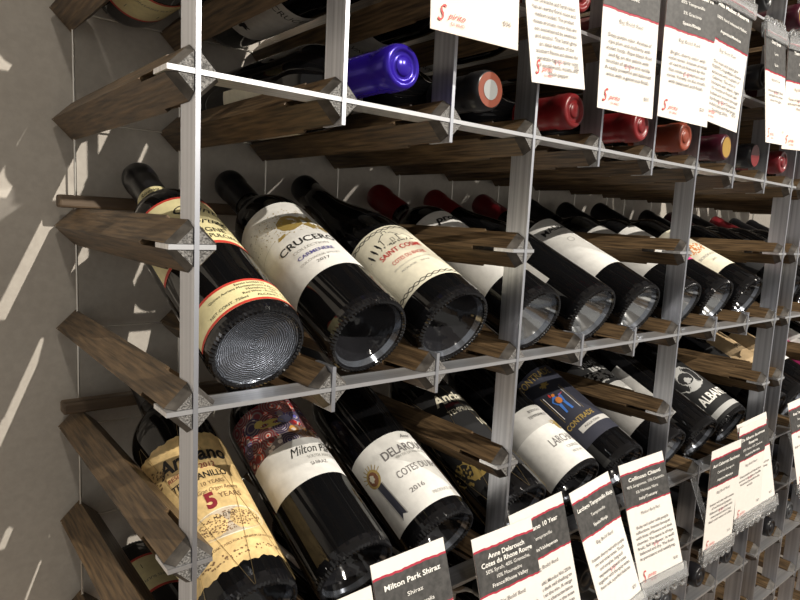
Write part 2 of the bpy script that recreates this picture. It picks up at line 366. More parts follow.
def bottle(R=.36, kind='bordeaux', cap='black', face='plain', labels=(), silver=False, bright=False, glass=None, capR=.39):
    root = empty('wine_bottle', (0, 0, 0))
    def add(name, me): o = bpy.data.objects.new(name, me); C.objects.link(o); o.parent = root; kid(root, o); return o
    add('glass_body', cached(('g', kind, R, glass), lambda: glass_body_mesh(kind, R, glass).data('glass_body')))
    add('punt', cached(('p', R, silver, bright), lambda: punt_mesh(R, not silver, SILV if silver else BRIGHT if bright else PUNT).data('punt')))
    add('capsule', cached(('c', cap, face, capR), lambda: cap_mesh(cap, face=face, R=capR).data('capsule')))
    for nm, L in labels: o = add(nm, L.mb.data(nm))
    return root
def lay(o, c, row, dep, ang, roll=0, dx=0):
    """tilted display position: base at the front, neck up at the back"""
    o.location = V(c, row, dep); o.rotation_mode = 'QUATERNION'
    from mathutils import Quaternion
    q = Quaternion((1, 0, 0), math.radians(-(90-ang))) @ Quaternion((0, 0, 1), math.radians(roll))
    if dx: q = Quaternion((0, 0, 1), math.radians(dx)) @ q
    o.rotation_quaternion = q; return o
def nout(o, c, row, tip=0.0, drop=.0, roll=0, yaw=0):
    """neck towards the viewer; bottle lies on its side; row = lower rack row, tip = depth of the capsule face"""
    from mathutils import Quaternion
    q = Quaternion((0, 0, 1), math.radians(yaw)) @ Quaternion((1, 0, 0), math.radians(90+drop)) @ Quaternion((0, 0, 1), math.radians(180+roll))
    o.rotation_mode = 'QUATERNION'; o.rotation_quaternion = q
    axis = q @ Vector((0, 0, 1)); o.location = V(c, row-.31, tip)-axis*3.0*P; return o

exec_labels = None
def name_words(i): return ['first', 'second', 'third', 'fourth', 'fifth', 'sixth', 'seventh', 'eighth', 'ninth'][i]
GU = 'bottles tilted on the upper display shelf'; GL = 'bottles tilted on the lower display shelf'

# --- upper display, column by column
# 1: pale yellow labels with red borders, scratched base with painted silvery reflection
R = .36
la = Label(R, 0, .90, 1.72, YELL, 95)
la.band(.90, .94, REDP); la.band(1.69, 1.72, REDP)
la.text('MONTEPULCIANO', .0, 1.02, INK, .06, width=.52); la.text("d'Abruzzo", 0, 1.28, INK, .10, shear=.4, width=.5); la.text('Quinto', .05, 1.5, INK, .12, shear=.5, width=.46)
la.text('VIGNE', 0, 1.12, INK, .07); la.blob(.35, 1.25, .13, .25, GOLDI, rough=.2, seed=5)
lb = Label(R, 0, .09, .36, YELL, 100)
lb.band(.09, .115, REDP); lb.band(.335, .36, REDP)
for i, s_ in enumerate(['Estate bottled by', "Quinto Auriana Montepulciano d'Abruzzo Limited s.c.", 'Montalcino - Italy', 'Red Wine - Product of Italy']): lb.text(s_, -.02+.03*i, .31-.038*i, INK, .024, asp=.95)
lb.text('NET CONT. 750ml      ALCOHOL 13.5% BY VOL.', 0, .15, INK, .026, width=.78)
nb = Label(.157, 0, 2.26, 2.40, YELL, 180, k=.004); nb.text('Riserva', -.1, 2.33, INK, .05, shear=.4)
o = bottle(R, 'bordeaux', 'black', labels=[('front_label', la), ('back_label', lb), ('neck_label', nb)], silver=True)
lay(o, .546, 1.72, .235, 24.5); tag(o, 'dark bottle with pale yellow red-edged labels and silvery base, leftmost on upper shelf', 'wine bottle', GU)
# 2: white label with gold emblem
R = .36
la = Label(R, -24, .56, 1.72, WHITE, 93)
la.text('CRUCERO', 0.02, 1.03, INK, .085, width=.56, bold=.012); la.text('COLLECTION', 0.0, .92, LINK, .035, width=.34); la.text('CARMENERE', 0.0, .83, BINK, .045, width=.34, bold=.01)
la.text('COLCHAGUA VALLEY', .0, .75, LINK, .028, width=.38); la.text('2017', .0, .69, GINK, .035, width=.12)
la.blob(.0, 1.34, .115, .12, GOLDI, hole=.62, rough=.05); la.blob(-.01, 1.33, .075, .08, GOLDI, rough=.25, seed=4); la.blob(.17, 1.30, .13, .10, GOLDI, rough=.35, seed=8, rot=-.4); la.blob(.26, 1.22, .08, .05, GOLDI, rough=.4, seed=9)
la.blob(-.13, 1.20, .06, .02, GOLDI, rough=.4, seed=2); la.speck(.05, 1.38, .42, .22, 150, .006, GOLDI); la.line([(-.6+.03*i, 1.20+.002*i) for i in range(14)], .004, LINK)
la.speck(-.28, 1.42, .25, .14, 60, .006, LINK, 5)
o = bottle(R, 'bordeaux', 'black', labels=[('front_label', la)]); lay(o, 1.50, 1.71, .235, 24.5)
tag(o, 'black bottle, white label with gold emblem and wide black lettering, upper shelf', 'wine bottle', GU)
# 3: cream label with a drawn chapel and wavy borders
R = .39
la = Label(R, -28, .30, 1.22, CREAM, 100)
for zc in (.345, 1.175):
    for ph in (0, math.pi):
        la.line([(-.6+.02*i, zc+.018*math.sin(i*.9+ph)) for i in range(61)], .008, INK)
la.text('SAINT COSME', .02, .84, RINK, .065, width=.46, bold=.01); la.text('COTES DU RHONE', .02, .70, RINK, .05, width=.36); la.text('APPELLATION COTES DU RHONE CONTROLEE', 0, .62, LINK, .018, width=.4); la.text('ROUGE   2018', 0, .56, LINK, .022, width=.3)
hs = [(-.08, .96), (-.08, 1.04), (-.10, 1.04), (-.03, 1.10), (.07, 1.10), (.12, 1.04), (.09, 1.04), (.09, .96)]
la.line(hs, .007, INK); la.line([(-.08, 1.04), (.09, 1.04)], .006, INK); la.line([(-.01, 1.10), (-.01, 1.14), (.03, 1.14), (.03, 1.10)], .006, INK); la.line([(.09, .96), (.24, .95)], .006, INK); la.line([(.1, 1.02), (.17, 1.04), (.22, 1.0), (.22, .95)], .005, INK)
la.line([(.01, .96), (.01, 1.01), (.04, 1.01), (.04, .96)], .005, INK)
for xx, zz in ((-.20, .98), (-.14, 1.0), (-.26, .95)): la.blob(xx, zz, .012, .055, INK, rough=.3, seed=7, rot=.25)
la.line([(-.3, .91), (-.1, .935), (.1, .93), (.3, .92)], .006, GINK); la.speck(.05, .935, .25, .02, 50, .006, INK, 9)
o = bottle(R, 'burgundy', 'black', labels=[('front_label', la)]); lay(o, 2.43, 1.70, .235, 24.8)
tag(o, 'sloping black bottle with cream label showing drawn chapel, rope borders, red lettering', 'wine bottle', GU)
R = .36
# 4: white label, black handwritten word, red capsule
la = Label(R, 3, .42, 1.76, WHITE, 93)
la.text('profilio', .0, 1.60, INK, .11, width=.5, shear=.3, bold=.03); la.text('ROSSO', 0, 1.02, RINK, .05); la.text('CORVINA', .1, .86, RINK, .04); la.text('2016', -.1, .74, LINK, .04); la.line([(-.3, .95), (.3, .95)], .01, RINK)
o = bottle(R, 'bordeaux', 'red', bright=True, labels=[('front_label', la)]); lay(o, 3.545, 1.71, .235, 24.5)
tag(o, 'red-capped bottle, black handwritten lettering on white, behind wooden bar and first inner upright', 'wine bottle', GU)
# 5: plain dark body, red capsule
la = Label(R, -120, .5, 1.5, LGREY, 60); la.text('PRODUCT OF SPAIN', 0, 1, INK, .04)
o = bottle(R, 'burgundy', 'red', bright=True, labels=[('back_label', la)]); lay(o, 4.5, 1.71, .21, 24.5)
tag(o, 'red-capped bottle showing bare dark glass, between two white-labelled bottles, upper shelf', 'wine bottle', GU)
# 6: white label MAL...
la = Label(R, -22, .55, 1.73, WHITE, 93)
la.text('MALBEC', .03, 1.50, INK, .09, width=.46, bold=.015); la.text('MENDOZA', .03, 1.38, LINK, .03); la.blob(.0, 1.2, .05, .05, LGREY, hole=.7)
la2 = Label(.27, 0, 1.98, 2.20, REDP, 70); la2.text('1', 0, 2.08, WINK, .08)
o = bottle(R, 'burgundy', 'dred', bright=True, labels=[('front_label', la)]); lay(o, 5.46, 1.71, .21, 24.5)
tag(o, 'dark red-capped bottle with plain white label and grey capitals, upper shelf', 'wine bottle', GU)
# 7, 8, 9
la = Label(R, 0, .52, 1.6, LGREY, 93); la.text('TERRA', 0, 1.3, INK, .08); la.line([(-.5, .95), (.5, .95)], .01, GINK)
o = bottle(R, 'bordeaux', 'black', bright=True, labels=[('front_label', la)]); lay(o, 6.54, 1.71, .22, 24.5)
tag(o, 'black bottle with grey-white label just behind second inner upright, upper shelf', 'wine bottle', GU)
la = Label(R, 0, .62, 1.68, WHITE, 93); la.band(.62, .70, PINK); la.text('VINO', 0, 1.2, INK, .08)
o = bottle(R, 'bordeaux', 'black', bright=True, labels=[('front_label', la)]); lay(o, 7.5, 1.71, .22, 24.5)
tag(o, 'black bottle with white label edged pink at its bottom, upper shelf', 'wine bottle', GU)
la = Label(R, -28, .45, 1.55, CREAM, 95); la.text('CHATEAU', 0, 1.25, GINK, .06, width=.4); la.speck(-.02, 1.0, .18, .11, 90, .012, ORANI, 3); la.text('BORDEAUX', 0, .78, LINK, .05, width=.34); la.text('2015', 0, .66, LINK, .04)
o = bottle(R, 'bordeaux', 'black', labels=[('front_label', la)]); lay(o, 8.46, 1.69, .20, 25)
tag(o, 'black bottle with cream label and faint orange picture, last on near upper shelf', 'wine bottle', GU)

# --- lower display
R = .37
la = Label(R, -14, .22, 1.58, GOLDP, 100, torn=True)
la.text('Anciano', .02, 1.33, INK, .15, width=.60, bold=.03, shear=.15); la.text('2012', .10, 1.19, MINK, .055, width=.13); la.text('RESERVA', -.13, 1.19, MINK, .045, width=.2)
la.text('TEMPRANILLO', .0, 1.09, INK, .065, width=.46, bold=.015); la.text('10 YEARS', .08, 1.00, BROWNI, .04); la.text('Gran Origen Reserva', .10, .93, BROWNI, .04, shear=.4, width=.34)
la.text('5', .0, .83, MINK, .14, bold=.05); la.text('YEARS', .17, .85, BROWNI, .05, width=.2); la.blob(.03, 1.48, .05, .04, INK, rough=.4)
la.blob(.06, .60, .33, .13, CREAM, lift=.6, n=40); la.blob(.06, .60, .31, .12, paper('sepia_engraving', (.50, .42, .32), .6, .25), lift=.8, n=40); la.speck(.06, .6, .28, .09, 260, .006, BROWNI, 11); la.text('M A D R I D', .06, .66, INK, .03); la.speck(0, .31, .5, .03, 60, .008, BROWNI, 12)
la.text('MATURED IN OAK CASKS FOR A MINIMUM OF FIVE YEARS', .05, .41, BROWNI, .02, width=.7); la.speck(-.38, 1.3, .2, .12, 60, .01, BROWNI, 13)
wire = MB()
def cyl(R_, t, z): t = math.radians(t); return (R_*P*math.sin(t), -R_*P*math.cos(t), z*P)
for k in range(6):
    for s in (1, -1):
        pts = [cyl(R+.008, k*60+s*z*34-10, z) for z in [.02+.1*i for i in range(18)]]
        for a, b in zip(pts, pts[1:]): wire.tube(a, b, .00016, WIRE2, 4)
o = bottle(R, 'bordeaux', 'black', labels=[('front_label', la)])
kid(o, wire.build('wire_netting', o)); lay(o, .55, 3.71, .24, 25)
tag(o, 'bottle with aged golden torn-edge label and thin wire netting, leftmost on lower shelf', 'wine bottle', GL)
# milton: patterned
la = Label(R, 8, .78, 1.24, WHITE, 98)
lt = Label(R, 8, 1.24, 1.80, PAIS, 98)
lt.blob(-.22, 1.53, .12, .045, paper('mustard_bird_print', (.45, .36, .10)), rot=-.25, lift=1.0); lt.blob(-.32, 1.59, .045, .04, paper('mustard_bird_print', (.45, .36, .10)), lift=1.0); lt.blob(-.08, 1.52, .07, .05, paper('slate_blue_print', (.18, .18, .30)), lift=1.2)
lt.line([(-.6, 1.44), (-.3, 1.40), (-.05, 1.44), (.2, 1.47), (.45, 1.44)], .02, NAVY)
la.text('Milton Park', .02, 1.10, INK, .10, shear=.5, width=.50); la.text('SOUTH AUSTRALIA', .08, 1.0, LINK, .035, width=.36); la.text('SHIRAZ', -.02, .92, GINK, .04, width=.17)
o = bottle(R, 'bordeaux', 'black', labels=[('front_label', la), ('picture_label', lt)]); lay(o, 1.470, 3.69, .24, 25)
tag(o, 'black bottle, label of red and blue paisley with bird above white, lower shelf', 'wine bottle', GL)
# delarouche: white label with medal
la = Label(R, 8, .18, 1.06, WHITE, 108)
la.text('Anne', .03, .99, GINK, .05, shear=.5); la.text('DELAROUCHE', .0, .85, GINK, .10, width=.64, bold=.012); la.text('VIN DE LA VALLEE DU RHONE', .04, .77, LINK, .032, width=.52)
la.text('COTES DU RHONE', .0, .60, GINK, .08, width=.62); la.line([(-.2, .55), (.28, .55)], .006, LINK); la.text('2016', -.22, .40, GINK, .05, width=.15); la.text('PRODUCE OF FRANCE', .08, .27, LINK, .035, width=.42)
la.blob(-.52, .76, .085, .10, GOLDI); la.blob(-.52, .76, .06, .075, mat('bronze_medal', (.20, .08, .04), .4, .4), lift=1.2); la.blob(-.53, .77, .03, .04, CREAM, lift=1.5, rough=.2)
for k in range(9): a = math.radians(20+k*18); la.line([(-.52+.08*math.cos(a), .76+.09*math.sin(a)), (-.52+.13*math.cos(a), .76+.15*math.sin(a))], .008, GOLDI)
la.poly([(-.545, .67), (-.465, .67), (-.43, .26), (-.475, .29), (-.51, .24)], NAVY); la.line([(-.545, .67), (-.51, .24)], .012, LINK); la.line([(-.465, .67), (-.43, .26)], .012, LINK)
o = bottle(R, 'bordeaux', 'grey', labels=[('front_label', la)]); lay(o, 2.45, 3.69, .24, 25.5)
tag(o, 'black bottle with a large white label carrying a bronze medal and dark ribbon', 'wine bottle', GL)
# dark label bottle
la = Label(R, 5, .3, 1.62, BLAKP, 95, torn=True)
la.text('Anciano', 0, 1.42, CREAM, .15, width=.56, bold=.03, shear=.15); la.text('TEMPRANILLO', .02, 1.20, CREAM, .07, width=.5); la.text('RESERVA', -.1, 1.30, MINK, .04); la.text('10', .1, .98, CREAM, .12)
la.blob(-.42, .56, .22, .13, GOLDI, rough=.4, seed=4, n=30); la.speck(-.4, .55, .3, .16, 80, .015, GOLDI, 6)
w2 = MB()
for k in range(6):
    for s in (1, -1):
        pts = [cyl(R+.008, k*60+s*z*34-10, z) for z in [.02+.1*i for i in range(18)]]
        for a, b in zip(pts, pts[1:]): w2.tube(a, b, .00016, WIRE2, 4)
o = bottle(R, 'bordeaux', 'black', labels=[('front_label', la)]); kid(o, w2.build('wire_netting', o)); lay(o, 3.55, 3.71, .24, 25)
tag(o, 'bottle with black label, cream lettering, gold crest and wire netting behind wooden bar', 'wine bottle', GL)
# larchago
R = .36
la = Label(R, -5, .06, .98, WHITE, 97); la.band(.66, .98, LGREY, lift=.5); la.text('BODEGAS', .0, .90, INK, .035); la.text('TEMPRANILLO', .0, .82, INK, .04, width=.3); la.text('LARCHAGO', .06, .42, GINK, .11, width=.48); la.text('CRIANZA', .05, .29, LINK, .04); la.text('RIOJA 2015', .05, .21, LINK, .03); la.blob(.14, .66, .08, .05, GOLDI, rough=.35, seed=3, lift=1.2); la.blob(.14, .60, .04, .05, GOLDI, rough=.3, seed=6, lift=1.2)
o = bottle(R, 'bordeaux', 'black', labels=[('front_label', la)]); lay(o, 4.500, 3.66, .22, 25)
tag(o, 'black bottle with two-tone white and pale grey label, right of first inner upright', 'wine bottle', GL)
# contrade: navy label with a painted figure
la = Label(R, -44, .36, 1.62, NAVY, 97)
la.text('CONTRADE', 0, 1.52, GOLDI, .11, width=.56); la.blob(.02, 1.34, .06, .04, GOLDI, rough=.4)
la.poly([(-.15, .78), (.18, .78), (.18, 1.24), (-.15, 1.24)], GOLDI, .6); la.poly([(-.125, .81), (.155, .81), (.155, 1.21), (-.125, 1.21)], WHITE, 1.0)
la.poly([(-.05, 1.0), (.07, 1.0), (.09, 1.12), (-.02, 1.14), (-.08, 1.08)], BLUEI, 1.5); la.blob(.01, 1.05, .04, .05, ORANI, lift=1.8); la.blob(.0, 1.15, .022, .025, ORANI, lift=1.8); la.poly([(-.04, 1.0), (0, 1.0), (-.02, .85), (-.045, .85)], BLUEI, 1.5); la.poly([(.03, 1.0), (.065, 1.0), (.075, .85), (.045, .85)], BLUEI, 1.5)
la.blob(-.04, 1.17, .012, .03, RINK, lift=1.9); la.line([(.05, 1.1), (.12, 1.12)], .01, RINK, 1.8)
la.text('CONTRADE', .02, .69, GOLDI, .07, width=.44, bold=.02); la.band(.52, .60, LGREY, -.1, .5, 1.0); la.text('PUGLIA ITALIA', .1, .56, INK, .03, lift=1.8); la.line([(-.5, .47), (.5, .47)], .01, GOLDI)
o = bottle(R, 'bordeaux', 'black', labels=[('front_label', la)]); lay(o, 5.452, 3.67, .22, 25)
tag(o, 'black bottle with a navy and gold label picturing a small figure in blue and orange', 'wine bottle', GL)
# grey label behind the bar
la = Label(R, -5, .40, 1.66, LGREY, 96); la.band(1.10, 1.66, BLAKP, lift=.5); la.text('VINAS', -.1, 1.55, GREYL, .09); la.blob(-.1, 1.32, .26, .12, GREYL, rough=.5, seed=5, n=36, lift=1); la.speck(-.1, 1.3, .3, .14, 90, .02, GREYL, 2)
o = bottle(R, 'bordeaux', 'black', bright=True, labels=[('front_label', la)]); lay(o, 6.553, 3.69, .22, 25)
tag(o, 'dark bottle with black and grey label passing under wooden bar, lower shelf', 'wine bottle', GL)
la = Label(R, -100, .40, 1.5, LGREY, 50); la.text('RED WINE', 0, 1, INK, .05)
o = bottle(R, 'bordeaux', 'black', labels=[('back_label', la)]); lay(o, 7.500, 3.69, .22, 25)
tag(o, 'bare black bottle left of the black label with white capitals, lower shelf', 'wine bottle', GL)
la = Label(R, -25, .06, 1.20, BLAKP, 97); la.text('ALBANTA', .04, .42, WINK, .15, width=.62, bold=.03); la.band(.12, .21, GREYL, -.46, .46, 1.0); la.blob(-.08, .86, .26, .24, GREYL, rough=.06, seed=3, n=40, hole=.45); la.blob(-.08, .82, .06, .05, GREYL, rough=.3, seed=4, lift=1.2)
o = bottle(R, 'bordeaux', 'black', labels=[('front_label', la)]); lay(o, 8.46, 3.66, .22, 25)
tag(o, 'black bottle with a black label, white ring emblem and bold white capitals, lower shelf right', 'wine bottle', GL)

# --- far rack display bottles
proto = {}
def kindb(k):
    R = .36
    if k == 'white': la = Label(R, 0, .5, 1.5, WHITE, 95); la.text('RESERVA', 0, 1.1, INK, .08)
    elif k == 'tan': la = Label(R, 0, .7, 1.75, TAN, 95); la.text('SYRAH', 0, 1.3, INK, .08); la.band(.7, .8, WHITE)
    elif k == 'pink': la = Label(R, 0, .6, 1.5, PINK, 95); la.text('ROSA', 0, 1.0, WINK, .1)
    elif k == 'dark': la = Label(R, 0, .5, 1.4, BLAKP, 95); la.text('TINTO', 0, 1.0, GREYL, .1)
    return [('front_label', la)]
FAR_U = [('dark', 'black'), ('dark', 'maroon'), ('dark', 'black'), ('dark', 'dred'), ('dark', 'black'), ('white', 'black')]
FAR_L = [('dark', 'black'), ('tan', 'black'), ('tan', 'maroon'), ('pink', 'black'), ('white', 'black'), ('dark', 'black')]
desc = dict(white='white', tan='tan', pink='magenta', dark='black')
for sh, rows_, lst in (('upper', 1.71, FAR_U), ('lower', 3.69, FAR_L)):
    for i, (k, cp) in enumerate(lst):
        if (k, cp) not in proto: proto[(k, cp)] = bottle(.36, 'bordeaux', cp, labels=kindb(k)); o = proto[(k, cp)]
        else: o = copy_tree(proto[(k, cp)])
        lay(o, 9.6+i+.5+(.044, 0, -.046)[i % 3], rows_, .23, 24.5)
        tag(o, 'bottle with %s label in far rack, %s from its left, %s shelf' % (desc[k], name_words(i), sh), 'wine bottle', 'tilted bottles in the far rack')

# --- bottles lying neck outwards
def strip_label(th, z0, z1, m, words, half=95, ink=None):
    la = Label(.36, th, z0, z1, m, half)
    for (s_, z, h, wd) in words: la.text(s_, 0, z, ink or INK, h, width=wd)
    return [('front_label', la)]
NP = {}
def nproto(key):
    if key in NP: return copy_tree(NP[key])
    c = key
    if c == 'yellow_under': la = Label(.36, 180, .35, 1.0, YELL, 90); la.band(.35, .39, REDP); la.band(.96, 1.0, REDP); la.poly([(-.2, .5), (.1, .5), (.1, .58), (-.2, .58)], INK); la.text('CONTAINS SULFITES', 0, .8, GINK, .04); L = [('back_label', la)]; b = bottle(.36, 'bordeaux', 'black', labels=L)
    elif c == 'crucero_under':
        la = Label(.36, 180, .55, 1.55, WHITE, 70); la.text('CRUCERO', 0, 1.42, INK, .09, width=.5)
        for i in range(8): la.line([(-.3, 1.25-.05*i), (.3-.04*(i % 3), 1.25-.05*i)], .012, LINK)
        la.blob(-.2, .75, .06, .05, INK, rough=.4); b = bottle(.36, 'bordeaux', 'black', labels=[('back_label', la)])
    elif c == 'blue':
        la = Label(.36, 180, .7, 1.5, CREAM, 80); la.line([(-.3, .9), (.3, .9)], .02, GINK); la.speck(0, 1.1, .3, .25, 80, .012, LINK); b = bottle(.36, 'bordeaux', 'blue', capR=.18, labels=[('back_label', la)])
    elif c == 'target': la = Label(.36, 175, .9, 1.7, WHITE, 80); la.text('MERLOT', 0, 1.4, INK, .09); b = bottle(.36, 'bordeaux', 'black', 'target', capR=.18, labels=[('back_label', la)])
    elif c == 'maroon': b = bottle(.36, 'bordeaux', 'maroon', 'gold', labels=strip_label(180, .6, 1.4, CREAM, [('TINTO', 1, .1, .4)]))
    elif c == 'redtop': b = bottle(.36, 'bordeaux', 'black', 'red', labels=strip_label(180, .6, 1.4, WHITE, [('VINO', 1, .1, .4)]))
    else: b = bottle(.36, 'bordeaux', c, labels=strip_label(180, .6, 1.4, WHITE, [('VINO ROSSO', 1, .08, .5)]))
    NP[key] = b; return b
capdesc = dict(yellow_under='bottle with pale yellow back label', crucero_under='bottle with white printed back label', blue='bottle with a shiny violet-blue capsule',
    target='bottle with rust and silver cap end', red='bottle with a bright red capsule', dred='bottle with a dark red capsule', orange='bottle with an orange-brown capsule',
    maroon='bottle with maroon, gold-disced capsule', redtop='bottle with red-ended black capsule', black='bottle with a plain black capsule', grey='bottle with a grey capsule')
CELLS = {  # rack, lower row: kinds from the left
    (0, 0): [None, 'blue', 'target', 'red', 'red', 'orange', 'maroon', 'redtop', 'dred'],
    (0, -1): ['yellow_under', 'crucero_under', 'black', 'red', 'dred', 'black', 'black', 'black', 'maroon'],
    (0, -2): ['black', 'black', 'red', 'black', 'black', 'dred', 'black', 'black', 'maroon'],
    (0, 5): ['yellow_under', 'black', 'black', 'grey', 'black', 'black', 'black', 'black', 'grey'],
    (0, 6): ['black', 'black', 'black', 'black', 'black', 'black', 'grey', 'black', 'black'],
    (1, 0): ['black', 'maroon', 'black', 'dred', 'black', 'black'],
    (1, -1): ['maroon', 'black', 'red', 'black', 'black', 'black'],
    (1, -2): ['dred', 'black', 'black', 'black', 'black', 'black'],
    (1, 5): ['grey', 'black', 'black', 'grey', 'black', 'black'],
    (1, 6): ['black', 'grey', 'black', 'black', 'black', 'black'],
}
ROWD = {0: 'lowest upper row', -1: 'second upper row', -2: 'third upper row', 5: 'first row below display', 6: 'second row below display'}
HIDE = {(1, 0, i) for i in range(1, 6)} | {(1, r, i) for r in (-1, -2) for i in range(6)} | {(1, r, i) for r in (5, 6) for i in (3, 4, 5)}
HIDE |= {(0, -2, i) for i in (2, 3, 4, 6)} | {(0, 6, i) for i in (0, 1, 3, 5)} | {(0, -1, 6)}   # nothing of these shows
for (rk, row), ks in CELLS.items():
    for i, k in enumerate(ks):
        if k is None or (rk, row, i) in HIDE: continue
        o = nproto(k); off = {2: -.05, 3: .09, 4: .17, 5: .10, 6: .15, 7: .12, 8: .0}.get(i, 0) if (rk, row) == (0, 0) else random.uniform(-.03, .03)
        nout(o, (9.6 if rk else 0)+i+.5+off, row, random.uniform(-.06, .06), roll=random.uniform(-25, 25) if 'under' not in k else 180 if row > 0 else 0, yaw=math.degrees(off*.8/3.0))
        tag(o, '%s, %s cell, %s, %s rack' % (capdesc[k], name_words(i), ROWD[row], 'far' if rk else 'near'), 'wine bottle', 'bottles lying neck outwards in the rack cells')

# ------------------------------------------------------------------ shelf cards and holders
CW, CH = .76, 1.4
def frame(q):
    x0, row, dep, lean, yaw, roll = q
    def f(a, b, n=0.):   # a right of centre, b up from the bottom edge, n towards the viewer (pitch)
        A = a; B = -b
        A, B = A*math.cos(roll)-B*math.sin(roll), A*math.sin(roll)+B*math.cos(roll)
        y = B*math.cos(lean)-n*math.sin(lean)*-1*0; z = -B*math.sin(lean)
        v = V(x0+A*math.cos(0), row+y, dep+z+a*math.sin(yaw))
        nv = Vector((math.sin(yaw), -math.cos(lean), math.sin(lean))).normalized()
        return v+nv*n*P
    return f
def card(q, head, sub, body, price, label, paperm=None, logo=True, hold='bottom', top=.09, mid='Big Bold Red'):
    f = frame(q); root = empty('shelf_card', f(0, 0)); inv = root.location.copy()
    def m_(a, b, n=0.): return f(a, b, n)-inv
    pm = paperm or CARD; hw = CW/2; mb = MB(); t = .006
    c = [m_(-hw, 0, 0), m_(hw, 0, 0), m_(hw, CH, 0), m_(-hw, CH, 0)]; d = [m_(-hw, 0, -t), m_(hw, 0, -t), m_(hw, CH, -t), m_(-hw, CH, -t)]
    mb.mesh(c+d, [(0, 1, 2, 3), (7, 6, 5, 4), (0, 4, 5, 1), (1, 5, 6, 2), (2, 6, 7, 3), (3, 7, 4, 0)], pm)
    F = lambda n: (lambda x, y: m_(x, y, n))
    b0, b1 = CH*(1-.35), CH*(1-top)
    def edge(y, amp, sd):
        rg = random.Random(sd); return [(-hw+2*hw*i/24, y+amp*(rg.random()-.5)+.003*math.sin(i*.5)) for i in range(25)]
    for off, m, n in ((.018, PRED, .003), (0, BAND, .006)):
        up = edge(b1+off, .008, 3); dn = edge(b0-off, .008, 5)
        if off: up = [(x, y) for x, y in up]
        mb.mesh([m_(x, y, n) for x, y in up]+[m_(x, y, n) for x, y in dn], [(i+25, i+26, i+1, i) for i in range(24)], m)
    n_ = len(head)+len(sub)
    ys = b1-.055; k = 0; H = (b1-b0-.05)/max(1, n_)
    for s_ in head: arrange(mb, s_, F(.012), 0, b1-.025-H*(k+.5), WINK, .042, bold=.02, width=min(.68, .030*len(s_)+.04)); k += 1
    for s_ in sub: arrange(mb, s_, F(.012), 0, b1-.025-H*(k+.5), WINK, .032, width=min(.64, .022*len(s_)+.03), bold=.01 if '/' in s_ else 0); k += 1
    arrange(mb, mid, F(.008), 0, b0-.10, GINK, .036, width=.32)
    y = b0-.24
    for i, s_ in enumerate(body):
        arrange(mb, s_, F(.008), 0, y, GINK, .034, width=min(.68, .020*len(s_)+.03), res=2, bold=.014); y -= .058
    arrange(mb, 'w', F(.006), .02, y+.17, mat('faint_pink_print', (.70, .38, .40), .6), .07, width=.14, shear=.4)
    arrange(mb, price, F(.008), .27, .17, GINK, .032, width=.07)
    if logo:
        arrange(mb, 'S', F(.008), -.29, .13, RINK, .12, shear=.5, width=.07); arrange(mb, 'pirito', F(.008), -.17, .12, RINK, .045, shear=.5, width=.15); arrange(mb, 'DI VINO', F(.008), -.16, .065, RINK, .022, width=.11)
    mb.build('printed_sheet', root)
    tag(root, label, 'price card', 'printed wine cards')
    # clear holder gripping the card's edge
    h = empty('card_holder', f(0, 0 if hold == 'bottom' else CH)); inv2 = h.location.copy()
    def g(a, b, n=0.): return f(a, b, n)-inv2
    mb = MB(); e0, e1 = (-.06, .09) if hold == 'bottom' else (CH-.09, CH+.06)
    def slab(a0, a1, b0_, b1_, n0, n1):
        vs = [g(a, b, n) for a in (a0, a1) for b in (b0_, b1_) for n in (n0, n1)]
        mb.mesh(vs, [(0, 1, 3, 2), (4, 6, 7, 5), (0, 4, 5, 1), (2, 3, 7, 6), (0, 2, 6, 4), (1, 5, 7, 3)], PLAST)
    slab(-hw-.02, hw+.02, e0, e1, .015, .035); slab(-hw-.02, hw+.02, e0, e1, -.035, -.015)
    zc = e0-.012 if hold == 'bottom' else e1+.012
    slab(-hw-.02, hw+.02, min(zc, zc-.012), max(zc, zc+.012), -.035, .035)
    mb.build('grip', h)
    mb = MB()
    for i in range(5):
        a = -hw+.08+i*.15; sgn = -1 if hold == 'bottom' else 1
        for j in range(8):
            t0, t1 = math.pi*j/8, math.pi*(j+1)/8
            p0 = g(a+.055*math.cos(t0), zc+sgn*(.01+.08*math.sin(t0)), .0); p1 = g(a+.055*math.cos(t1), zc+sgn*(.01+.08*math.sin(t1)), .0)
            mb.tube(p0, p1, .0022, PLAST, 6)
    mb.build('scalloped_hooks', h)
    mb = MB(); rr = 4 if hold == 'bottom' else -2
    a0 = f(0, 0 if hold == 'bottom' else CH, -.05); a1 = V(q[0], rr, -.05)
    dz = (a1-a0).normalized(); sx = Vector((.006, 0, 0)); nn = dz.cross(Vector((1, 0, 0))).normalized()*.0008
    vs = [a0-sx-nn, a0+sx-nn, a0+sx+nn, a0-sx+nn, a1-sx-nn, a1+sx-nn, a1+sx+nn, a1-sx+nn]
    mb.mesh([v-inv2 for v in vs], [(3, 2, 1, 0), (4, 5, 6, 7), (0, 1, 5, 4), (1, 2, 6, 5), (2, 3, 7, 6), (3, 0, 4, 7)], PLAST)
    mb.build('arm', h)
    tag(h, 'clear clip on ' + label, 'card holder', 'clear plastic card holders')
def words(s, n=30):
    out = []; cur = ''
    for x in s.split():
        if len(cur)+len(x)+1 > n: out.append(cur); cur = x
        else: cur = (cur+' '+x).strip()
    return out+[cur]
